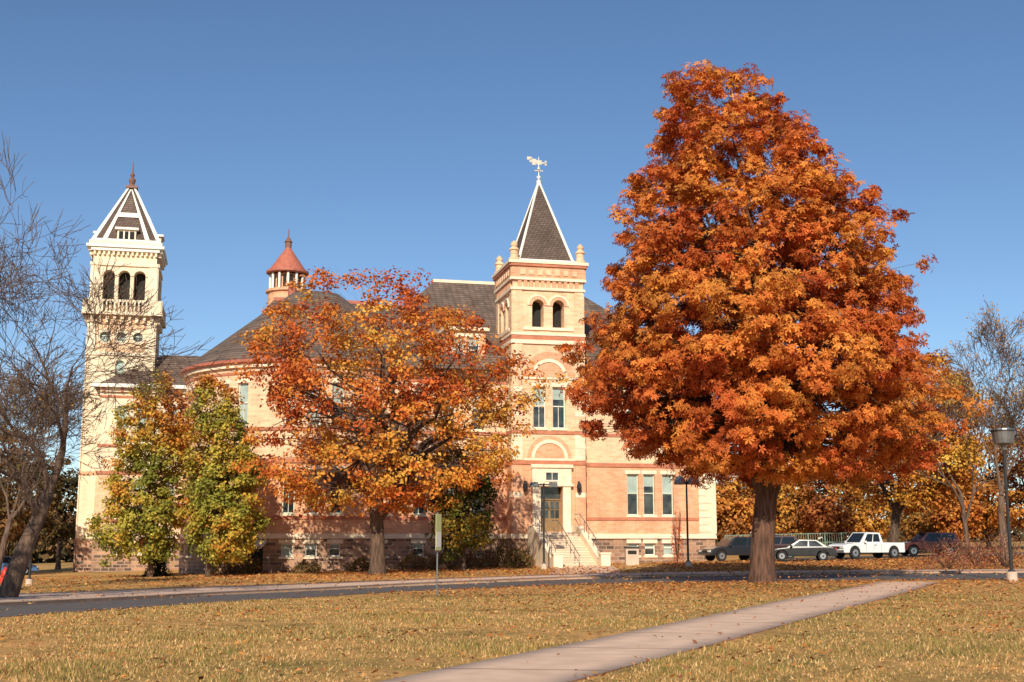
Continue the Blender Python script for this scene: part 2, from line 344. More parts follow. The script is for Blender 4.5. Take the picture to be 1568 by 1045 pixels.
for i in range(8): mb.box(-31+.0+i*1.5,-30.8+i*1.5,20.45,20.78,13.95,14.29,TERRA)
mb.build('left_wing',hall)
# cupola
px,py=XA(440,430,108),108
dx,dy=px-T0[0],py-T0[1]; ct=dx*math.cos(PHI)+dy*math.sin(PHI); cw=-dx*math.sin(PHI)+dy*math.cos(PHI)
mb=MB()
mb.lathe(ct,cw,[(1.7,15),(1.7,23.3),(1.9,23.4),(1.9,23.6),(1.15,23.62),(1.15,25.1)],24,ORNG)
for i in range(12):
    A=2*math.pi*i/12; mb.cyl(ct+1.5*math.cos(A),cw+1.5*math.sin(A),23.6,25.1,.12,.12,6,WHITE)
    A+=.26; mb.box(ct+1.17*math.cos(A)-.12,ct+1.17*math.cos(A)+.12,cw+1.17*math.sin(A)-.12,cw+1.17*math.sin(A)+.12,23.9,24.9,DARKIN)
mb.lathe(ct,cw,[(1.7,25.1),(1.9,25.2),(1.9,25.4),(1.7,25.45),(1.25,26.1),(.5,27.2),(.3,27.5),(.28,27.6)],24,TERRA)
mb.lathe(ct,cw,[(.28,27.6),(.3,28.1),(.38,28.15),(.15,28.5),(.05,28.7),(.04,29.4)],10,BRONZE)
mb.build('roof_cupola',hall)
mb=MB(); mb.cyl(-15.5,18,21,23.4,.35,.35,8,TERRA); mb.cyl(-15.5,18,23.4,23.6,.45,.3,8,TERRA)
mb.build('chimney',hall)
# --- bell tower
mb=MB(); W=5.6; t0,w0=-32.7,23.0; c=W/2
for k,(P,w) in enumerate(sides(t0,w0,W)):
    wall(mb,P,-.15,w+.15,-2.5,1.6,[],STONE)
    wall(mb,P,-.1,w+.1,1.6,17.4,[(c-.4,c+.4,14.9,17.0,'arch','win')],CREAM)
    fbox(mb,P,-.15,w+.15,14.0,14.3,-.1,-.002,SANDST); fbox(mb,P,-.12,w+.12,7,7.3,-.06,-.002,ORNG)
    fbox(mb,P,-.1,w+.1,17.4,17.7,-.12,.0,SANDST)
    wall(mb,P,0,w,17.7,21.0,[(x-.45,x+.45,18.6,19.5,'rect','win') for x in(1.4,2.8,4.2)],BUFF)
    for x in(1.4,2.8,4.2): fring(mb,P,x,19.05,.42,.68,-.1,SANDST,20,0,2*math.pi)
    fbox(mb,P,0,.7,17.7,20.4,-.1,-.002,SANDST); fbox(mb,P,w-.7,w,17.7,20.4,-.1,-.002,SANDST)
    for i in range(9):
        x=.3+(w-.6)*i/8; fbox(mb,P,x-.12,x+.12,20.3,20.95,-.35,-.002,SANDST)
    fbox(mb,P,-.5,w+.5,20.95,21.2,-.6,.3,SANDST); fbox(mb,P,-.45,1.0,21.2,22.3,-.55,-.35,CREAM); fbox(mb,P,w-1.0,w+.45,21.2,22.3,-.55,-.35,CREAM)
    fbox(mb,P,.95,w-.95,22.1,22.3,-.5,-.38,SANDST)
    for i in range(11): x=1.1+(w-2.2)*i/10; fbox(mb,P,x-.07,x+.07,21.2,22.1,-.48,-.4,SANDST)
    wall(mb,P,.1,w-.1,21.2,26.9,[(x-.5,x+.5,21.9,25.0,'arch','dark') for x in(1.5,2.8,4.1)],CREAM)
    for x in(1.5,2.8,4.1): fring(mb,P,x,25.0-.5,.5,.64,-.1,SANDST)
    fbox(mb,P,.0,.72,22.3,25.4,-.08,-.0,SANDST); fbox(mb,P,w-.72,w,22.3,25.4,-.08,-.0,SANDST)
    fbox(mb,P,-.05,w+.05,25.4,25.7,-.15,.09,SANDST)
    for i in range(14): x=.2+(w-.4)*i/13; fbox(mb,P,x-.09,x+.09,26.35,26.7,-.25,.09,SANDST)
    fbox(mb,P,-.1,w+.1,26.7,27.0,-.35,.09,WHITE)
mb.box(t0-.5,t0+W+.5,w0-.5,w0+W+.5,27.0,27.25,WHITE)
mb.box(t0-.3,t0+W+.3,w0-.3,w0+W+.3,27.25,27.6,SANDST)
cx,cy=t0+c,w0+c; a=2.95; h0,h1=27.6,33.3
def pz(f): return (a+(.3-a)*f, h0+(h1-h0)*f)
for i in range(4):
    ang=i*math.pi/2
    def rr(x,y): return (cx+x*math.cos(ang)-y*math.sin(ang),cy+x*math.sin(ang)+y*math.cos(ang))
    def q(x,f,off=0):
        e,z=pz(f); p=rr(x*e,-e-off); return (*p,z)
    mb.poly([q(-1,0),q(1,0),q(1,1),q(-1,1)],SHIND)
    def strip3(x0,f0,x1,f1,x2,f2,x3,f3,m,o=.06):
        A=[q(x0,f0,o),q(x1,f1,o),q(x2,f2,o),q(x3,f3,o)]; B=[q(x0,f0,-.05),q(x1,f1,-.05),q(x2,f2,-.05),q(x3,f3,-.05)]
        mb.hexa(A+B,m)
    strip3(-1.02,0,-.90,0,-.6,1,-1.02,1,WHITE); strip3(.90,0,1.02,0,1.02,1,.6,1,WHITE)
    strip3(-.90,.0,.90,.0,.90,.04,-.90,.04,WHITE,.05)
    strip3(-.56,.44,.56,.44,.6,.52,-.6,.52,WHITE,.14)
    strip3(-.70,.04,-.56,.04,-.0,.96,-.25,.96,WHITE,.11); strip3(.56,.04,.70,.04,.25,.96,.0,.96,WHITE,.11)
    strip3(-.42,.54,.42,.54,.1,.84,-.1,.84,SHIN,.03)
    def bb(x0,x1,y0,y1,z0,z1,m):
        A=[rr(x0,y0),rr(x1,y0),rr(x1,y1),rr(x0,y1)]; mb.hexa([(*p,z0) for p in A]+[(*p,z1) for p in A],m)
    bb(-.8,.8,-2.85,-1.5,27.62,28.7,SANDST); bb(-.65,.65,-2.88,-2.86,27.8,28.55,DARKIN); bb(-1.0,1.0,-3.05,-1.3,28.7,28.9,WHITE)
    bb(-.28,-.16,-2.93,-2.885,27.8,28.55,WHITE);bb(.16,.28,-2.93,-2.885,27.8,28.55,WHITE)
mb.box(cx-.5,cx+.5,cy-.5,cy+.5,33.25,33.5,BRONZE)
mb.lathe(cx,cy,[(.4,33.5),(.2,33.7),(.3,34.0),(.32,34.15),(.12,34.35),(.22,34.6),(.08,34.8),(.03,35.9)],8,BRONZE)
mb.build('bell_tower',hall)
# ---------------------------------------------------------------- ground
GM,nt,b=newmat('autumn_lawn'); b.inputs['Roughness'].default_value=.95; b.inputs['Specular IOR Level'].default_value=.1
L=nt.links.new; tc2=N(nt,'ShaderNodeTexCoord')
def nz(s,d=6,r=.6):
    n=N(nt,'ShaderNodeTexNoise'); n.inputs['Scale'].default_value=s; n.inputs['Detail'].default_value=d; n.inputs['Roughness'].default_value=r; L(tc2.outputs['Object'],n.inputs['Vector']); return n
n1=nz(.14,5,.55); r1=ramp(nt,[(.34,(.33,.24,.085)),(.5,(.56,.34,.13)),(.68,(.66,.38,.15))]); L(n1.outputs['Fac'],r1.inputs['Fac'])
n2=nz(5,8,.75); r2=ramp(nt,[(.3,(.5,.5,.45)),(.5,(.95,.95,.95)),(.68,(1.4,1.3,1.1))]); L(n2.outputs['Fac'],r2.inputs['Fac'])
n4=nz(.9,6,.65); r4=ramp(nt,[(.35,(.62,.66,.58)),(.62,(1.2,1.06,1.0))]); L(n4.outputs['Fac'],r4.inputs['Fac'])
m1=N(nt,'ShaderNodeMix',data_type='RGBA',blend_type='MULTIPLY'); m1.inputs['Factor'].default_value=1; L(r1.outputs['Color'],m1.inputs['A']); L(r2.outputs['Color'],m1.inputs['B'])
m2=N(nt,'ShaderNodeMix',data_type='RGBA',blend_type='MULTIPLY'); m2.inputs['Factor'].default_value=1; L(m1.outputs['Result'],m2.inputs['A']); L(r4.outputs['Color'],m2.inputs['B'])
L(m2.outputs['Result'],b.inputs['Base Color'])
bp=N(nt,'ShaderNodeBump'); bp.inputs['Strength'].default_value=.7; bp.inputs['Distance'].default_value=.05; L(n2.outputs['Fac'],bp.inputs['Height']); L(bp.outputs['Normal'],b.inputs['Normal'])
def axis(lo,hi,step,far):
    c=list(np.arange(lo,hi+.01,step)); out=[]; d=step; x=hi
    while x<far: d*=1.5; x+=d; out.append(x)
    pre=[]; d=step; x=lo
    while x>-far: d*=1.5; x-=d; pre.append(x)
    return np.array(pre[::-1]+c+out)
xs=axis(-72,72,1.5,2500); ys=axis(-10,120,1.5,2500)
X,Y=np.meshgrid(xs,ys); Z=terrain_np(X,Y)
nx,ny=len(xs),len(ys); vv=np.stack([X,Y,Z],-1).reshape(-1,3)
i=np.arange(nx-1); j=np.arange(ny-1); I,J=np.meshgrid(i,j); a0=(J*nx+I).ravel()
ff=np.stack([a0,a0+1,a0+nx+1,a0+nx],-1)
def npmesh(name,verts,faces,mat,parent=None,tint=None,smooth=False):
    me=bpy.data.meshes.new(name); me.vertices.add(len(verts)); me.vertices.foreach_set('co',np.asarray(verts,dtype=np.float32).ravel())
    k=faces.shape[1]; me.loops.add(faces.size); me.loops.foreach_set('vertex_index',faces.astype(np.int32).ravel())
    me.polygons.add(len(faces)); me.polygons.foreach_set('loop_start',np.arange(0,faces.size,k,dtype=np.int32))
    me.update(calc_edges=True); me.materials.append(mat)
    if tint is not None:
        at=me.attributes.new('tint','FLOAT_COLOR','POINT'); c4=np.ones((len(verts),4),np.float32); c4[:,:3]=tint; at.data.foreach_set('color',c4.ravel())
    if smooth: me.polygons.foreach_set('use_smooth',np.ones(len(faces),bool))
    o=bpy.data.objects.new(name,me); scene.collection.objects.link(o)
    if parent: o.parent=parent
    return o
npmesh('ground',vv,ff,GM,smooth=True)
ASPH=simple('asphalt',(.11,.09,.08),.9,.25,2.5,bump=.3)
PATHM=simple('path_concrete',(.74,.49,.34),.9,.13,1.8,bump=.2)
JOINT=simple('joint_dark',(.28,.18,.13),.9,.2)
def extend(pts,d0,d1):
    p=[np.array(q,float) for q in pts]
    a=p[0]-p[1]; a/=np.linalg.norm(a); b_=p[-1]-p[-2]; b_/=np.linalg.norm(b_)
    return [p[0]+a*d0]+p+[p[-1]+b_*d1]
def resample(p,n):
    p=np.array(p); d=np.r_[0,np.cumsum(np.linalg.norm(np.diff(p,axis=0),axis=1))]; t=np.linspace(0,d[-1],n)
    return np.stack([np.interp(t,d,p[:,0]),np.interp(t,d,p[:,1])],-1)
def strip(name,A,B,h,mat,n=90,m=4,skirt=0):
    A=resample(A,n); B=resample(B,n); V=[];Fq=[]
    for i in range(n):
        for j in range(m+1):
            p=A[i]+(B[i]-A[i])*j/m; V.append((p[0],p[1],terrain(p[0],p[1])+h))
    for i in range(n-1):
        for j in range(m):
            k=i*(m+1)+j; Fq.append((k,k+1,k+m+2,k+m+1))
    if skirt:
        for e in(0,m):
            base=len(V)
            for i in range(n): x,y,z=V[i*(m+1)+e]; V.append((x,y,z-skirt))
            for i in range(n-1): Fq.append((i*(m+1)+e,(i+1)*(m+1)+e,base+i+1,base+i))
    return npmesh(name,np.array(V),np.array(Fq),mat)
def uv(l): return [G(*p) for p in l]
road_far=extend(uv([(0,929),(300,913),(600,899),(830,889),(1000,884),(1250,880),(1500,878)]),40,60)
road_near=extend(uv([(0,946),(300,925),(600,907),(830,897),(1000,893),(1250,890),(1500,888)]),40,60)
strip('road',road_far,road_near,.012,ASPH,120,4)
sw_far=extend(uv([(0,914),(300,903),(600,892),(830,883.5),(1000,880),(1250,877),(1500,875.5)]),40,60)
strip('sidewalk',sw_far,[np.array(p)+np.array((0,.05)) for p in road_far],.11,PATHM,120,3,.16)
pathL=extend(uv([(590,1045),(900,983),(1200,920),(1345,892)]),12,0); pathR=extend(uv([(880,1045),(1100,987),(1250,945),(1440,892)]),12,0)
strip('footpath',pathL,pathR,.024,PATHM,60,4,.04)
pl=resample(pathL,60); pr=resample(pathR,60)
jm=MB()
for i in range(4,58,4):
    a,b_=pl[i],pr[i]; d=(pl[i+1]-pl[i]); d=d/np.linalg.norm(d)*.015
    for k in range(4):
        p=a+(b_-a)*k/4; q=a+(b_-a)*(k+1)/4
        jm.poly([(p[0]-d[0],p[1]-d[1],terrain(*p)+.03),(q[0]-d[0],q[1]-d[1],terrain(*q)+.03),(q[0]+d[0],q[1]+d[1],terrain(*q)+.03),(p[0]+d[0],p[1]+d[1],terrain(*p)+.03)],JOINT)
jm.build('footpath_joints')
e=l2w(1.0,-7.6); e2=l2w(5.2,-7.6); q1=G(840,884); q2=G(960,881)
strip('entrance_walk',[e,q1],[e2,q2],.02,PATHM,16,4,.04)
strip('parking_lot',[(18,84),(75,88)],[(18,96),(75,102)],.03,ASPH,30,4)
poly=np.array(list(pl)+list(pr[::-1]))
def inpoly(x,y,P):
    ins=np.zeros(len(x),bool); n=len(P); j=n-1
    for i in range(n):
        xi,yi=P[i];xj,yj=P[j]
        c=((yi>y)!=(yj>y))&(x<(xj-xi)*(y-yi)/((yj-yi)+1e-12)+xi); ins^=c; j=i
    return ins
roadpoly=np.array([*[tuple(p) for p in sw_far],*[tuple(p) for p in road_near[::-1]]])
rg=np.random.default_rng(3)
n=170000; y=12+ (rg.random(n)**1.4)*28; x=(rg.random(n)*2-1)*(y*.46+1)
k=~inpoly(x,y,poly)&~inpoly(x,y,roadpoly); x=x[k];y=y[k]
patch=np.array([noise.noise(Vector((a*.3,b*.3,0)))+.6*noise.noise(Vector((a*1.1,b*1.1,4))) for a,b in zip(x,y)])
k=rg.random(len(x))<np.clip(.75+patch*1.3,.15,1); x=x[k];y=y[k];patch=patch[k];n=len(x); z=terrain_np(x,y)
h=(.018+.04*rg.random(n))*(1+patch); an=rg.random(n)*6.28; w=.004+.006*rg.random(n)+y*.0002; lean=(rg.random((n,2))-.5)*.06
v0=np.stack([x-np.cos(an)*w,y-np.sin(an)*w,z],-1);v1=np.stack([x+np.cos(an)*w,y+np.sin(an)*w,z],-1);v2=np.stack([x+lean[:,0],y+lean[:,1],z+h],-1)
V=np.stack([v0,v1,v2],1).reshape(-1,3)
pal=np.array([(.56,.34,.13),(.70,.42,.17),(.40,.28,.10),(.27,.23,.07),(.76,.50,.24)])
patch=patch+np.clip((x-3)*.05,0,.35)
ci=rg.integers(0,5,n); ci=np.where((patch>.2)&(rg.random(n)<.5),rg.integers(2,4,n),ci)
npmesh('grass',V,np.arange(len(V)).reshape(-1,3),LEAF,tint=np.repeat(pal[ci]*(.7+.6*rg.random((n,1))),3,axis=0))
# fallen leaves
n=95000; y=12+rg.random(n)*78; x=(rg.random(n)*2-1)*(y*.46+2)
bt=np.array((10.5,49.0)); dd=np.hypot(x-bt[0],(y-bt[1])*.8)
dens=.2+1.1*np.exp(-(dd/10)**2)+.3*np.array([noise.noise(Vector((a*.25,b*.25,5))) for a,b in zip(x,y)])+.7*((x>10)&(y>56))+.4*np.exp(-((x+8)**2+(y-74)**2)/90)
dens=dens*np.clip((y-8)/20,.3,1)
on=inpoly(x,y,poly)|inpoly(x,y,roadpoly); dens=np.where(on,dens*.14,dens)
k=rg.random(n)<dens; x=x[k];y=y[k];n=len(x)
z=terrain_np(x,y)+np.where(inpoly(x,y,roadpoly),.13,.035)
an=rg.random(n)*6.28; s=(.025+.035*rg.random(n))*(1+1.2*np.clip((y-35)/40,0,1)); ti=(rg.random((n,2))-.5)*1.1
ex=np.stack([np.cos(an),np.sin(an),ti[:,0]],-1)*s[:,None]; ey=np.stack([-np.sin(an),np.cos(an),ti[:,1]],-1)*s[:,None]*.6
c=np.stack([x,y,z+.02],-1)
V=np.stack([c-ex,c-ey,c+ex,c+ey],1).reshape(-1,3)
pal=np.array([(.58,.20,.06),(.70,.30,.08),(.44,.17,.06),(.68,.38,.13),(.34,.14,.07)])
npmesh('fallen_leaves',V,np.arange(len(V)).reshape(-1,4),LEAF,tint=np.repeat(pal[rg.integers(0,5,n)]*(.7+.6*rg.random((n,1))),4,axis=0))
# ---------------------------------------------------------------- trees
def leaves_mesh(name,parent,P,Nn,size,kind,cols,rng):
    n=len(P)
    Nn=Nn/np.linalg.norm(Nn,axis=1,keepdims=True)
    rv=rng.normal(size=(n,3)); A=np.cross(Nn,rv); A/=np.linalg.norm(A,axis=1,keepdims=True); B=np.cross(Nn,A)
    quads=[];tints=[]
    S=size*(.65+.7*rng.random((n,1)))
    if kind=='palm': angs=[-1.9,-.95,0,.95,1.9]
    else: angs=[0]
    for g in angs:
        d=A*math.cos(g)+B*math.sin(g)-Nn*.25; s=-A*math.sin(g)+B*math.cos(g)
        l=S*(1.0 if abs(g)<1 else .75); wd=(.20 if kind=='palm' else .36)
        q=np.stack([P,P+d*l*.6+s*l*wd,P+d*l,P+d*l*.6-s*l*wd],1); quads.append(q); tints.append(cols)
    Q=np.concatenate(quads,0); C=np.concatenate(tints,0); V=Q.reshape(-1,3)
    return npmesh(name,V,np.arange(len(V)).reshape(-1,4),LEAF,parent,tint=np.repeat(C,4,axis=0))
def prof_px(Yd,rows,zb,bx,shrink=.9):
    out=[]
    for v,ul,ur in rows:
        z=ZA(v,Yd); xl=XA(ul,v,Yd); xr=XA(ur,v,Yd); out.append((z-zb,(xl+xr)/2-bx,(xr-xl)/2*shrink))
    return sorted(out)
def leafy_tree(name,u,Yd,rows,ncl,lpc,ls,pal,seed,tr=.35,kind='quad',clr=.8,bark=None,limbs=16,fork=.18,gap=-.9,grad=None,shell=.75,ysq=1.0,vbase=880,cvar=.16,nfreq=.35,bx=None,pf=None):
    rng=np.random.default_rng(seed); rr_=random.Random(seed)
    bx=XA(u,vbase,Yd) if bx is None else bx; by=Yd; bz=terrain(bx,by)
    root=empty(name,(bx,by,bz)); bark=bark or BARK
    pf=pf or prof_px(Yd,rows,bz,bx); zz=np.array([p[0] for p in pf]); cc=np.array([p[1] for p in pf]); rad=np.array([p[2] for p in pf])
    H=zz[-1]
    zg=np.linspace(zz[0],zz[-1],200); rgd=np.interp(zg,zz,rad)**1.3; cdf=np.cumsum(rgd); cdf/=cdf[-1]
    C=[]
    tries=0
    while len(C)<ncl and tries<ncl*6:
        tries+=1
        z=float(np.interp(rng.random(),cdf,zg)); rd=float(np.interp(z,zz,rad)); c0=float(np.interp(z,zz,cc)); a=rng.random()*6.283
        lump=1+.10*math.sin(3*a+seed+z*.8)+.08*math.sin(5*a-z*1.7+seed*2)+.06*rng.normal()
        rho=rd*lump*(1-.28*rng.random()**1.3) if rng.random()<shell else rd*.8*math.sqrt(rng.random())
        p=(c0+rho*math.cos(a),rho*math.sin(a)*ysq,z+rng.normal()*.25)
        if noise.noise(Vector((p[0]*.38+seed,p[1]*.38,p[2]*.45)))<gap: continue
        C.append(p)
    C=np.array(C); ncl=len(C)
    mb=MB(); nodes=[]
    topz=H*.86; tp=[];trr=[]
    for i in range(13):
        f=i/12; z=topz*f; cx=float(np.interp(z,zz,cc))*min(1,max(0,(z-1)/ (H*.5)))
        tp.append((cx+math.sin(i*1.3+seed)*.12*f*tr*3,math.cos(i*1.1+seed)*.12*f*tr*3,z-(.25 if i==0 else 0)))
        trr.append(tr*((1-f)**.8*.95+.05)*(1.35 if i==0 else 1))
    tp.insert(1,(tp[0][0],tp[0][1],.45)); trr.insert(1,tr*1.02)
    mb.tube(tp,trr,12,bark); tp.pop(1); trr.pop(1)
    for i in range(4,13): nodes.append((tp[i],trr[i]*.5))
    for k in range(limbs):
        f=fork+(.8-fork)*(k/limbs); zs=topz*f; i0=min(11,int(f*12)); g=f*12-i0
        s=Vector(tp[i0]).lerp(Vector(tp[i0+1]),g); r0=tr*((1-f)**.8)*.55+.02
        a=k*2.4+rr_.random()*.6; ze=min(H*.93,zs+(H-zs)*(.25+.45*rr_.random())); 
        rd=float(np.interp(ze,zz,rad))*.78; c0=float(np.interp(ze,zz,cc))
        e_=Vector((c0+rd*math.cos(a),rd*math.sin(a)*ysq,ze)); L_=(e_-s).length
        pts=[];rs=[]
        for q in range(8):
            t=q/7; p=s.lerp(e_,t); p.z+=-.12*L_*math.sin(t*math.pi)*(-1 if f<.35 else .4)
            p+=Vector((rr_.uniform(-1,1),rr_.uniform(-1,1),rr_.uniform(-1,1)))*.045*L_*(t>0)
            pts.append(p); rs.append(r0*(1-t*.85)); 
            if q>1: nodes.append((tuple(p),r0*(1-t*.85)))
        mb.tube(pts,rs,6,bark)
    NP=np.array([q[0] for q in nodes])
    for p in C:
        d=np.linalg.norm(NP-p,axis=1)+np.where(NP[:,2]>p[2]+.3,2.5,0); k=int(np.argmin(d)); s=Vector(nodes[k][0]); e_=Vector(p)
        if (e_-s).length<.3: continue
        mid=s.lerp(e_,.5)+Vector((rr_.uniform(-1,1),rr_.uniform(-1,1),rr_.uniform(-.2,1)))*.1*(e_-s).length
        r0=min(nodes[k][1]*.5,.05); mb.tube([s,mid,e_],[r0,r0*.6,.008],4,bark)
    mb.build('trunk_and_branches',root,True)
    n=ncl*lpc; ci=np.repeat(np.arange(ncl),lpc)
    dirs=rng.normal(size=(n,3)); dirs/=np.linalg.norm(dirs,axis=1,keepdims=True)
    csz=clr*(.6+.8*rng.random(ncl)); rr2=csz[ci][:,None]*rng.random((n,1))**.5
    off=dirs*rr2*np.array([1,1,.62]); P=C[ci]+off
    P[:,2]-=.12*np.hypot(off[:,0],off[:,1])
    outw=P-np.stack([np.interp(P[:,2],zz,cc),np.zeros(n),np.full(n,H*.35)],-1); outw/=np.linalg.norm(outw,axis=1,keepdims=True)+1e-6
    Nn=dirs*.5+outw*.5+np.array([0,0,.35])+rng.normal(size=(n,3))*.45
    pal=np.array(pal); ncol=len(pal)
    cn=np.array([noise.noise(Vector((p[0]*nfreq+seed*3,p[1]*nfreq,p[2]*nfreq))) for p in C])
    idx=(cn*1.1+.5+rng.normal(size=ncl)*cvar)
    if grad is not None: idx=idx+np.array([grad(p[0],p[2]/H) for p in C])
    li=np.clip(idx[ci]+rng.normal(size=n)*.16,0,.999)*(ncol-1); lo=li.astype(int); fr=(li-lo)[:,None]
    cols=pal[lo]*(1-fr)+pal[np.minimum(lo+1,ncol-1)]*fr; cols=cols*(.75+.5*rng.random((n,1)))
    rcl=(.84+.3*rng.random(ncl))[ci][:,None]; cols=np.clip(cols*rcl,0,.9)
    leaves_mesh('foliage',root,P,Nn,ls,kind,cols,rng)
    return root
OR=[(.52,.115,.035),(.62,.165,.042),(.69,.22,.05),(.73,.29,.06)]
leafy_tree('horse_chestnut_tree',1168,50,[(108,1035,1080),(128,1018,1150),(160,1008,1195),(230,975,1268),(320,965,1335),(410,905,1388),(490,885,1400),(560,868,1438),(640,900,1465),(700,975,1430),(728,1060,1340)],
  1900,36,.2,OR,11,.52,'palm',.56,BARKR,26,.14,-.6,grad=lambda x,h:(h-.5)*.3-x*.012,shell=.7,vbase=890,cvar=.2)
leafy_tree('unseen_shade_tree',578,76,[(432,440,640),(470,390,720),(520,370,790),(580,360,835),(650,370,840),(710,385,810),(755,410,750),(780,470,660)],
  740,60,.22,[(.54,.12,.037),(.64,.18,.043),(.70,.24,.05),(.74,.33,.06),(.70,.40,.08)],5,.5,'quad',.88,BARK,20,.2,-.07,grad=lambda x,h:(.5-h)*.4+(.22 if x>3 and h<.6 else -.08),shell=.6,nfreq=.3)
GO=[(.24,.24,.045),(.42,.37,.065),(.56,.44,.075),(.66,.36,.065),(.64,.24,.055)]
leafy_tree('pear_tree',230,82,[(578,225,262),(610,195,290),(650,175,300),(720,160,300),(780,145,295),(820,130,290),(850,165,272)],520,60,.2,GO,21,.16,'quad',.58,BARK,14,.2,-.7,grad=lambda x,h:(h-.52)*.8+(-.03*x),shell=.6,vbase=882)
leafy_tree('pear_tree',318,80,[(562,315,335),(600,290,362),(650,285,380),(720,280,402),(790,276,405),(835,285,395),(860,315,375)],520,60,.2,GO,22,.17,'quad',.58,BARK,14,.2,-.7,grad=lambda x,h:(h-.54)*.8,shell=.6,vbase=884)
leafy_tree('linden_tree',710,80,[(690,690,725),(720,665,750),(770,650,762),(820,660,755),(850,685,735)],170,60,.2,[(.05,.07,.018),(.10,.12,.025),(.22,.18,.04),(.45,.28,.05)],23,.14,'quad',.6,BARK,10,.2,-.5,grad=lambda x,h:-.2,vbase=875)
leafy_tree('horse_chestnut_tree',1368,100,[(545,1395,1440),(580,1330,1490),(640,1270,1520),(700,1265,1520),(750,1290,1490),(775,1340,1440)],620,48,.26,[(.56,.18,.045),(.66,.26,.055),(.72,.35,.06),(.68,.42,.08)],31,.42,'quad',1.0,BARK,14,.2,-.25,vbase=848,shell=.6)
# unseen tree added left of the view to shade the sidewalk and lawn
leafy_tree('unseen_shade_tree',0,26,None,150,50,.24,[(.5,.14,.04),(.66,.28,.06)],61,.3,'quad',.9,BARK,10,.2,-.1,bx=-20.5,pf=[(3.2,0,2.0),(5,0,4.0),(7.5,0,4.4),(10,0,3.2),(12.2,0,.8)],shell=.6)
# ---------------------------------------------------------------- bare trees
def bare_tree(name,Yd,seed,H,tr,lean,depth,bx,spread=.5,leaf=0,leafpal=None,twig=.012,more=False,droop=.25):
    rr_=random.Random(seed); bark=BARKG; bz=terrain(bx,Yd); root=empty(name,(bx,Yd,bz)); mb=MB(); tips=[]
    def br(p,d,L_,r,dep):
        n=4 if dep>2 else 3; pts=[p];rs=[r]; dd=d.copy(); rend=max(r*.55,twig*.7)
        for i in range(n):
            dd=(dd+Vector((rr_.gauss(0,1),rr_.gauss(0,1),rr_.gauss(0,.7)+droop))*(.14 if dep<depth else .06)).normalized()
            p=p+dd*(L_/n); pts.append(p); rs.append(r+(rend-r)*(i+1)/n)
        mb.tube(pts,rs,8 if dep>4 else (5 if dep>2 else 3),bark)
        if dep==0: tips.append(p); return
        nc=(3 if more else 2) if dep==depth else (3 if more else rr_.choice((2,3,3)))
        for c in range(nc+ (1 if dep<=3 else 0)):
            k=n if c==0 else rr_.randint(2,n)
            a=rr_.random()*6.28; ax=dd.orthogonal().normalized(); ax2=dd.cross(ax)
            sp=spread*(.4 if c==0 else 1)*rr_.uniform(.7,1.3)
            nd=(dd+(ax*math.cos(a)+ax2*math.sin(a))*math.tan(min(sp,1.2))).normalized()
            br(pts[k],nd,L_*rr_.uniform(.66,.86),max(rs[k]*rr_.uniform(.55,.78),twig*.7),dep-1)
    br(Vector((0,0,-.2)),Vector((lean[0],lean[1],1)).normalized(),H*.27,tr,depth)
    mb.build('trunk_and_branches',root,True)
    if leaf and tips:
        rng=np.random.default_rng(seed); Tt=np.array([tuple(t) for t in tips]); idx=rng.integers(0,len(Tt),leaf)
        P=Tt[idx]+rng.normal(size=(leaf,3))*.12; pl_=np.array(leafpal)
        leaves_mesh('foliage',root,P,rng.normal(size=(leaf,3)),.13,'quad',pl_[rng.integers(0,len(pl_),leaf)]*(.6+.7*rng.random((leaf,1))),rng)
    return root
bare_tree('bare_tree',44,4,15.8,.40,(.24,.05),7,-17.9,.62,twig=.013,more=True,droop=.1)
bare_tree('bare_tree',60,9,13.5,.22,(.12,0),6,-25.0,.6,twig=.018,leaf=900,leafpal=[(.4,.26,.08),(.35,.18,.06)],more=True)
bare_tree('bare_tree',72,14,15,.32,(0,0),7,28.6,.55,leaf=2500,leafpal=[(.6,.36,.08),(.55,.26,.06)],twig=.018)
bare_tree('bare_tree',95,17,18,.25,(.05,0),6,35,.5,twig=.024,more=True)
# background trees
YB=[(.32,.14,.045),(.52,.20,.05),(.64,.28,.065),(.70,.40,.085),(.44,.16,.055)]
DK=[(.08,.065,.03),(.14,.10,.04),(.22,.13,.05),(.26,.12,.05)]
shades=[(.9,.9,.9),(1.1,1.05,1),(.55,.5,.5),(1.1,1.15,1),(.8,.62,.8),(1.05,1.1,.9),(.65,.7,.7),(1,.85,.9)]
bgs=[(1122,118,715,45,1),(1172,128,700,40,2),(1225,122,725,48,3),(1272,118,690,42,4),(1322,132,715,46,5),(1420,128,700,50,6),(1466,118,720,44,7),(1515,121,655,50,8),(1575,115,640,60,9),(1640,110,620,80,10),(-40,95,640,90,11),(30,108,660,60,12),(90,122,705,40,13),(-110,95,590,100,14),(1720,105,600,90,15)]
for (u,Yd,vt,hw,sd) in bgs:
    s_=shades[sd%8]; pal=[tuple(a*b for a,b in zip(c,s_)) for c in YB] if u>600 else DK
    leafy_tree('autumn_tree',u,Yd,[(vt,u-hw*.3,u+hw*.3),(vt+25,u-hw*.8,u+hw*.8),(vt+60,u-hw,u+hw),(800,u-hw*.95,u+hw*.95),(822,u-hw*.6,u+hw*.6)],
      130,42,.34,pal,40+sd,.25,'quad',1.05,BARK,8,.15,-.3,vbase=850,shell=.55,nfreq=.2)
rng=np.random.default_rng(77)
n=26000; a=rng.random(n)*2-1; x=a*150; y=175+rng.random(n)*20+10*np.sin(x*.1); hz=7+2.5*np.sin(x*.21)+2*np.sin(x*.57+1)
z=rng.random(n)**.8*hz-1.5
P=np.stack([x,y,z],-1); pl_=np.array([(.10,.075,.04),(.18,.11,.05),(.26,.15,.06),(.09,.085,.045)])
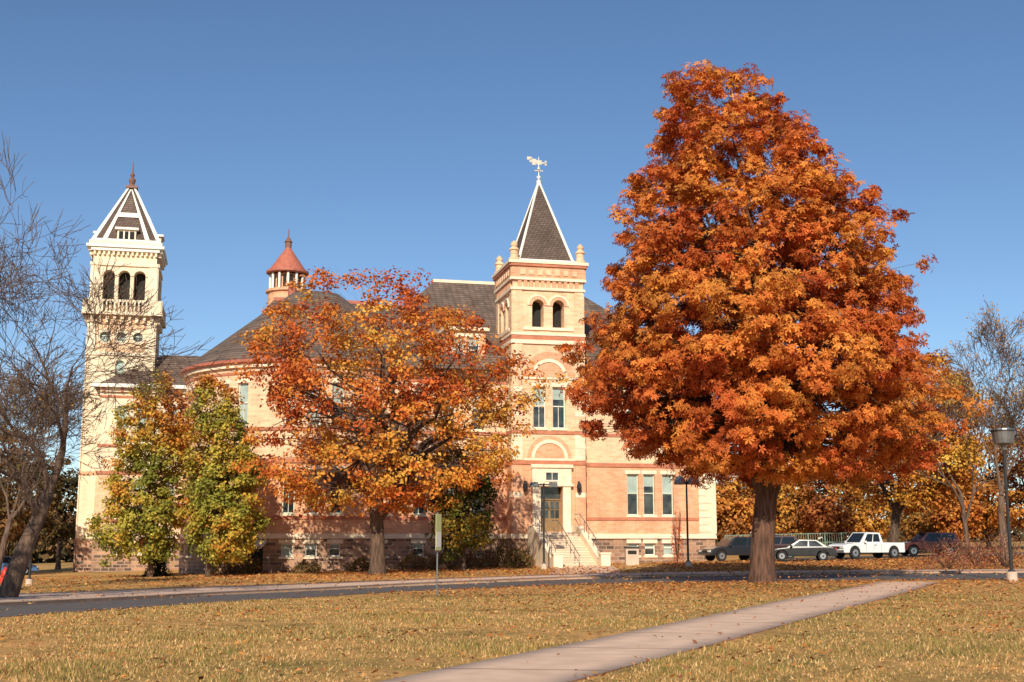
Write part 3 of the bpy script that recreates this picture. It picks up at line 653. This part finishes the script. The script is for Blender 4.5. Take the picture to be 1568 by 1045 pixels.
leaves_mesh('distant_trees',None,P,rng.normal(size=(n,3))+np.array([0,-1,.6]),1.3,'quad',pl_[rng.integers(0,4,n)]*(.6+.7*rng.random((n,1))),rng)
# shrubs
def shrub(name,x,y,w,h,pal,seed,n=2600,ls=.1,cone=False,d=None):
    rng=np.random.default_rng(seed); root=empty(name,(x,y,terrain(x,y))); d=d or w
    a=rng.random(n)*6.28; zz=rng.random(n)**(1.3 if cone else .9); prof=(1-zz) if cone else np.sqrt(np.clip(1-(zz*1.1-.25)**2*1.2,0.05,1))
    rr=prof*(.55+.45*rng.random(n)**.4)*(1+.18*np.sin(a*4+seed+zz*5)+.1*np.sin(a*9))
    P=np.stack([rr*np.cos(a)*w/2,rr*np.sin(a)*d/2,zz*h*(1+.22*np.sin(a*3+1)+.12*np.sin(a*7+seed))],-1)
    Nn=np.stack([np.cos(a),np.sin(a),zz],-1)+rng.normal(size=(n,3))*.6; pl_=np.array(pal)
    leaves_mesh('foliage',root,P,Nn,ls,'quad',pl_[rng.integers(0,len(pl_),n)]*(.6+.8*rng.random((n,1))),rng)
    mb=MB()
    for k in range(24):
        t=rng.random()*6.28; e=1.0+.25*rng.random(); mb.tube([(0,0,-.1),(math.cos(t)*w*.15,math.sin(t)*d*.15,h*.4),(math.cos(t)*w*.34*(.3 if cone else 1),math.sin(t)*d*.34*(.3 if cone else 1),h*(.8 if cone else e))],[.02,.014,.006],4,BARK)
    mb.build('stems',root)
DG=[(.02,.03,.012),(.035,.045,.018),(.015,.02,.012)]
x,y=XA(241,870,84),84; shrub('evergreen_shrub',x,y,1.8,2.2,DG,1,5000,.09,True)
for (u,Yd,w,h,sd) in((385,85,1.6,.9,2),(640,86,3,1.0,3),(690,85.5,2.6,1.1,4),(735,86,2.5,1.2,5),(775,86,2.0,1.6,6),(800,84.5,1.5,1.2,7),(560,84.5,2.5,.8,8),(470,84.3,2,.7,9),(345,86,2.0,1.1,14)):
    shrub('garden_shrub',XA(u,865,Yd),Yd,w,h,[(.14,.12,.04),(.3,.17,.07),(.34,.15,.07),(.09,.10,.035)],sd,2200,.1)
for (u,Yd,w,h,sd) in((1450,62,2.6,.9,10),(1495,64,2.4,1.1,11),(1540,62,3,1.5,12),(1475,72,4,1.3,13)):
    shrub('barberry_shrub',XA(u,862,Yd),Yd,w,h,[(.34,.08,.05),(.42,.15,.08),(.24,.08,.055),(.46,.28,.15)],sd,1500,.07)
shrub('red_sapling_shrub',XA(1037,840,87),87,.9,3.0,[(.55,.10,.04),(.6,.18,.05)],15,700,.1)
# ---------------------------------------------------------------- street furniture
def street_lamp(u,Yd,H,kind,vbase=870,rot=0):
    x=XA(u,vbase,Yd); root=empty('street_lamp',(x,Yd,terrain(x,Yd)),rot); mb=MB()
    mb.cyl(0,0,-.1,.35,.2,.2,14,CONC); mb.cyl(0,0,.35,.42,.14,.12,10,METALD); mb.cyl(0,0,.42,H-.2,.07,.055,10,METALD)
    mb.build('pole',root,False)
    mb=MB()
    if kind=='double':
        mb.box(-.75,.75,-.03,.03,H-.32,-.24+H,METALD)
        for s in(-1,1): mb.hexa([(s*.32-.0,-.22,H-.45),(s*.92,-.22,H-.45),(s*.92,.22,H-.45),(s*.32,.22,H-.45),(s*.36,-.18,H-.12),(s*.88,-.18,H-.12),(s*.88,.18,H-.12),(s*.36,.18,H-.12)],METALD)
    elif kind=='dome':
        mb.box(-.05,.6,-.03,.03,H-.36,H-.28,METALD)
        for s in(-.42,.42): mb.lathe(s,0,[(.0,H+.05),(.18,H),(.34,H-.2),(.38,H-.42),(.36,H-.5),(0,H-.48)],16,METALG)
    elif kind=='slim':
        mb.lathe(0,0,[(0,H+.05),(.16,H),(.18,H-.08),(.13,H-.4),(.06,H-.45)],12,METALD)
    else:
        mb.lathe(0,0,[(0,H+.02),(.42,H),(.44,H-.08),(.36,H-.55),(.12,H-.62),(.07,H-.8)],16,METALG); mb.cyl(0,0,H-.1,H-.05,.46,.46,16,METALD)
    mb.build('lamp_head',root)
street_lamp(833,80,5.7,'double'); street_lamp(1054,77,5.6,'dome'); street_lamp(1549,47,5.75,'drum',875); street_lamp(45,70,3.4,'slim',888)
x,y=G(669,913); root=empty('street_sign',(x,y,terrain(x,y)),R(72)); mb=MB(); SG=simple('sign_face',(.60,.62,.28),.5,.08,2)
mb.cyl(0,0,-.2,2.75,.03,.03,8,METALG); mb.build('post',root); mb=MB(); mb.box(-.25,.25,-.045,-.032,1.5,2.7,SG); mb.box(-.22,.22,-.05,-.046,1.6,2.1,WHITE); mb.box(-.03,.03,-.032,0,1.7,1.76,METALG); mb.box(-.03,.03,-.032,0,2.4,2.46,METALG); mb.build('panel',root)
HR=simple('hydrant_red',(.60,.04,.02),.4,.1,4); x,y=G(6,905); mb=MB()
mb.lathe(0,0,[(.2,-.1),(.2,.06),(.14,.08),(.13,.6),(.18,.62),(.18,.68),(.15,.72),(.13,.85),(.07,.93),(.04,.95),(.04,1.02),(0,1.02)],16,HR)
for s in(-1,1): mb.tube([(0,0,.5),(s*.22,0,.5)],[.065,.065],10,HR); mb.tube([(s*.22,0,.5),(s*.26,0,.5)],[.08,.08],8,HR)
mb.tube([(0,0,.42),(0,-.24,.42)],[.085,.085],12,HR); mb.tube([(0,-.24,.42),(0,-.28,.42)],[.1,.1],8,HR)
o=mb.build('fire_hydrant'); o.location=(x,y,terrain(x,y)); o.scale=(1.15,1.15,1.15)
x,y=l2w(7.0,-6.2); mb=MB(); mb.box(-.45,.45,-.35,.35,-.1,1.15,CONC); mb.box(-.5,.5,-.4,.4,1.15,1.27,METALD); mb.box(-.3,.3,-.36,-.352,.75,1.0,DARKIN)
o=mb.build('litter_bin',None,False,.03); o.location=(x,y,terrain(x,y))
GF=simple('fence_green',(.25,.38,.30),.5,.1,3,.3); mb=MB(); x0,x1=XA(1110,820,104),XA(1330,820,104)
xx=x0
while xx<x1:
    z=terrain(xx,104); mb.cyl(xx,0,z-.2,z+1.9,.05,.05,6,GF); xx+=1.4
for hh in(.5,1.1,1.85): mb.tube([(x0,0,terrain(x0,104)+hh),(x1,0,terrain(x1,104)+hh)],[.035]*2,6,GF)
xx=x0
while xx<x1: z=terrain(xx,104); mb.box(xx-.012,xx+.012,-.01,.01,z+.5,z+1.85,GF); xx+=.2
o=mb.build('metal_fence'); o.location=(0,104,0)
# ---------------------------------------------------------------- cars
TYRE=simple('tyre_rubber',(.02,.02,.02),.9,.2); RIM=simple('wheel_rim',(.45,.45,.45),.3,.1,4,.7)
CG,nt,b=newmat('car_glass'); b.inputs['Base Color'].default_value=(.015,.02,.022,1); b.inputs['Roughness'].default_value=.05
def paint(name,c):
    m,nt,b=newmat(name); b.inputs['Base Color'].default_value=(*c,1); b.inputs['Roughness'].default_value=.3; b.inputs['Coat Weight'].default_value=.7; return m
HL=simple('headlamp',(.7,.7,.65),.2,.05); TL=simple('tail_lamp',(.4,.02,.015),.3,.05)
def car(name,u,Yd,rot,c,kind='sedan',vb=852):
    x=XA(u,vb,Yd); root=empty(name,(x,Yd,terrain(x,Yd)+.035),rot); pm=paint(name+'_paint',c)
    if kind=='sedan': wb,rw=1.38,.33; top=[(-2.3,.5),(-2.27,.78),(-2.1,.93),(-1.4,.97),(.9,.93),(1.7,.84),(2.15,.7),(2.3,.48)]; cab=[(-1.75,.95),(-1.0,1.42),(.15,1.45),(1.0,.92)]
    elif kind=='suv': top=[(-2.3,.5),(-2.3,1.0),(-2.2,1.08),(.9,1.06),(1.8,.98),(2.2,.85),(2.3,.5)]; wb,rw=1.4,.38; cab=[(-2.2,1.06),(-1.95,1.72),(.2,1.74),(1.0,1.04)]
    else: top=[(-2.75,.6),(-2.75,1.12),(-.75,1.14),(1.1,1.12),(2.3,1.05),(2.65,.95),(2.72,.55)]; wb,rw=1.75,.42; cab=[(-.8,1.12),(-.65,1.82),(.55,1.84),(1.2,1.1)]
    hw=.9 if kind!='sedan' else .86
    prof=list(top); zb=.3 if kind=='sedan' else .42
    prof.append((top[-1][0]-.03,zb))
    for cxx in(wb,-wb):
        rA=rw+.07
        for i in range(9):
            a=math.pi*i/8; prof.append((cxx+rA*math.cos(a),max(zb,rw+rA*math.sin(a))))
    prof.append((top[0][0]+.03,zb))
    mb=MB(); n=len(prof)
    A=[(p[0],-hw,p[1]) for p in prof]; B=[(p[0],hw,p[1]) for p in prof]
    mb.poly(A,pm); mb.poly(B[::-1],pm)
    for i in range(n): j=(i+1)%n; mb.poly([A[i],B[i],B[j],A[j]],pm)
    o=mb.build('body',root)
    md=o.modifiers.new('w','WELD'); md=o.modifiers.new('b','BEVEL'); md.width=.05; md.segments=3; md.limit_method='ANGLE'; md.angle_limit=R(50)
    mb=MB(); ti=.2
    y0,y1=hw-.06,hw-ti
    b0,t0_,t1_,b1=cab
    def face(s): return [(b0[0],s*y0,b0[1]),(b1[0],s*y0,b1[1]),(t1_[0],s*y1,t1_[1]),(t0_[0],s*y1,t0_[1])]
    Lf,Rf=face(-1),face(1)
    mb.poly(Lf,pm); mb.poly(Rf,pm); mb.poly([Lf[3],Lf[2],Rf[2],Rf[3]],pm); mb.poly([Lf[0],Lf[3],Rf[3],Rf[0]],pm); mb.poly([Lf[1],Lf[2],Rf[2],Rf[1]],pm)
    def lerp(a,b,t): return tuple(a[i]+(b[i]-a[i])*t for i in range(3))
    def patch(Q,u0,u1,v0,v1,off,m):
        r=[]
        for (uu,vv_) in((u0,v0),(u1,v0),(u1,v1),(u0,v1)):
            r.append(tuple(np.array(lerp(lerp(Q[0],Q[1],uu),lerp(Q[3],Q[2],uu),vv_))+np.array(off)))
        mb.poly(r,m)
    for s,Q in((-1,Lf),(1,Rf)):
        cuts=[(.1,.46),(.50,.9)] if kind!='pickup' else [(.12,.46),(.5,.88)]
        for a_,b_ in cuts: patch(Q,a_,b_,.1,.86,(0,s*.012,.003),CG)
    patch([Lf[1],Rf[1],Rf[2],Lf[2]],.07,.93,.06,.92,(.012,0,.01),CG); patch([Lf[0],Rf[0],Rf[3],Lf[3]],.08,.92,.1,.9,(-.012,0,.01),CG)
    mb.build('cabin',root)
    mb=MB()
    for cxx in(wb,-wb):
        for s in(-1,1):
            yy=s*(hw-.1); mb.tube([(cxx,yy-.11,rw),(cxx,yy+.11,rw)],[rw,rw],20,TYRE); mb.tube([(cxx,yy,rw),(cxx,yy+s*.118,rw)],[rw*.62,rw*.6],14,RIM)
            mb.tube([(cxx,yy,rw),(cxx,yy+s*.13,rw)],[rw*.18]*2,8,TYRE)
    mb.build('wheels',root)
    mb=MB(); fx=top[-1][0]; rx=top[0][0]; zl=top[-2][1]-.12
    for s in(-1,1):
        mb.box(fx-.12,fx+.02,s*.62-.18,s*.62+.18,zl-.08,zl+.06,HL); mb.box(rx-.02,rx+.1,s*.7-.13,s*.7+.13,.72,.9,TL)
        mb.box(cab[3][0]-.35,cab[3][0]-.18,s*(hw+.08)-.09,s*(hw+.08)+.09,cab[3][1]+.02,cab[3][1]+.16,pm)
        for dx in (-.62,.06,.74): mb.box(dx,dx+.015,s*(hw+.002)-.003,s*(hw+.002)+.003,zb+.12,top[3][1]-.1,TYRE)
        mb.box(-.15,.02,s*(hw+.01)-.015,s*(hw+.01)+.015,top[3][1]-.18,top[3][1]-.14,TYRE)
    mb.box(fx-.02,fx+.03,-.4,.4,zl-.12,zl+.04,TYRE); mb.box(fx-.1,fx+.06,-hw+.05,hw-.05,zb+.02,zb+.2,RIM if kind=='pickup' else pm); mb.box(rx-.06,rx+.1,-hw+.05,hw-.05,zb+.05,zb+.22,RIM if kind=='pickup' else pm)
    if kind=='pickup': mb.box(-2.65,-.9,-.78,.78,1.142,1.15,TYRE)
    mb.build('trim',root)
car('parked_sedan',1227,86,R(172),(.02,.022,.025)); car('parked_suv',1122,90,R(200),(.025,.025,.03),'suv'); car('parked_pickup_truck',1327,88,R(205),(.85,.85,.82),'pickup'); car('parked_car',1420,93,R(185),(.10,.02,.015),'suv'); car('parked_car',1178,95,R(180),(.05,.015,.012),'suv')
car('parked_car',12,98,R(20),(.05,.13,.28),'sedan')
# ---------------------------------------------------------------- light
sun=bpy.data.lights.new('sun','SUN'); sun.energy=5.0; sun.angle=R(.53); sun.color=(1,.91,.74)
so=bpy.data.objects.new('sun',sun); scene.collection.objects.link(so); so.rotation_euler=(R(90-31),0,R(-6))
w=bpy.data.worlds.new('World'); scene.world=w; w.use_nodes=True; nt=w.node_tree
sky=N(nt,'ShaderNodeTexSky'); sky.sky_type='NISHITA'; sky.sun_disc=False; sky.sun_elevation=R(31); sky.sun_rotation=R(186); sky.altitude=1400; sky.air_density=1.0; sky.dust_density=.3; sky.ozone_density=2.6
hs=N(nt,'ShaderNodeHueSaturation'); hs.inputs['Saturation'].default_value=1.08
bg=nt.nodes['Background']; bg.inputs['Strength'].default_value=.115; nt.links.new(sky.outputs[0],hs.inputs['Color']); nt.links.new(hs.outputs[0],bg.inputs[0])
cam=bpy.data.cameras.new('camera'); co=bpy.data.objects.new('camera',cam); scene.collection.objects.link(co)
co.location=(0,0,EYE); co.rotation_euler=(R(90)+TH,0,0); cam.sensor_width=36; cam.lens=F/1568*36; cam.clip_end=6000; scene.camera=co
scene.view_settings.view_transform='Standard'; scene.view_settings.look='None'; scene.view_settings.exposure=0
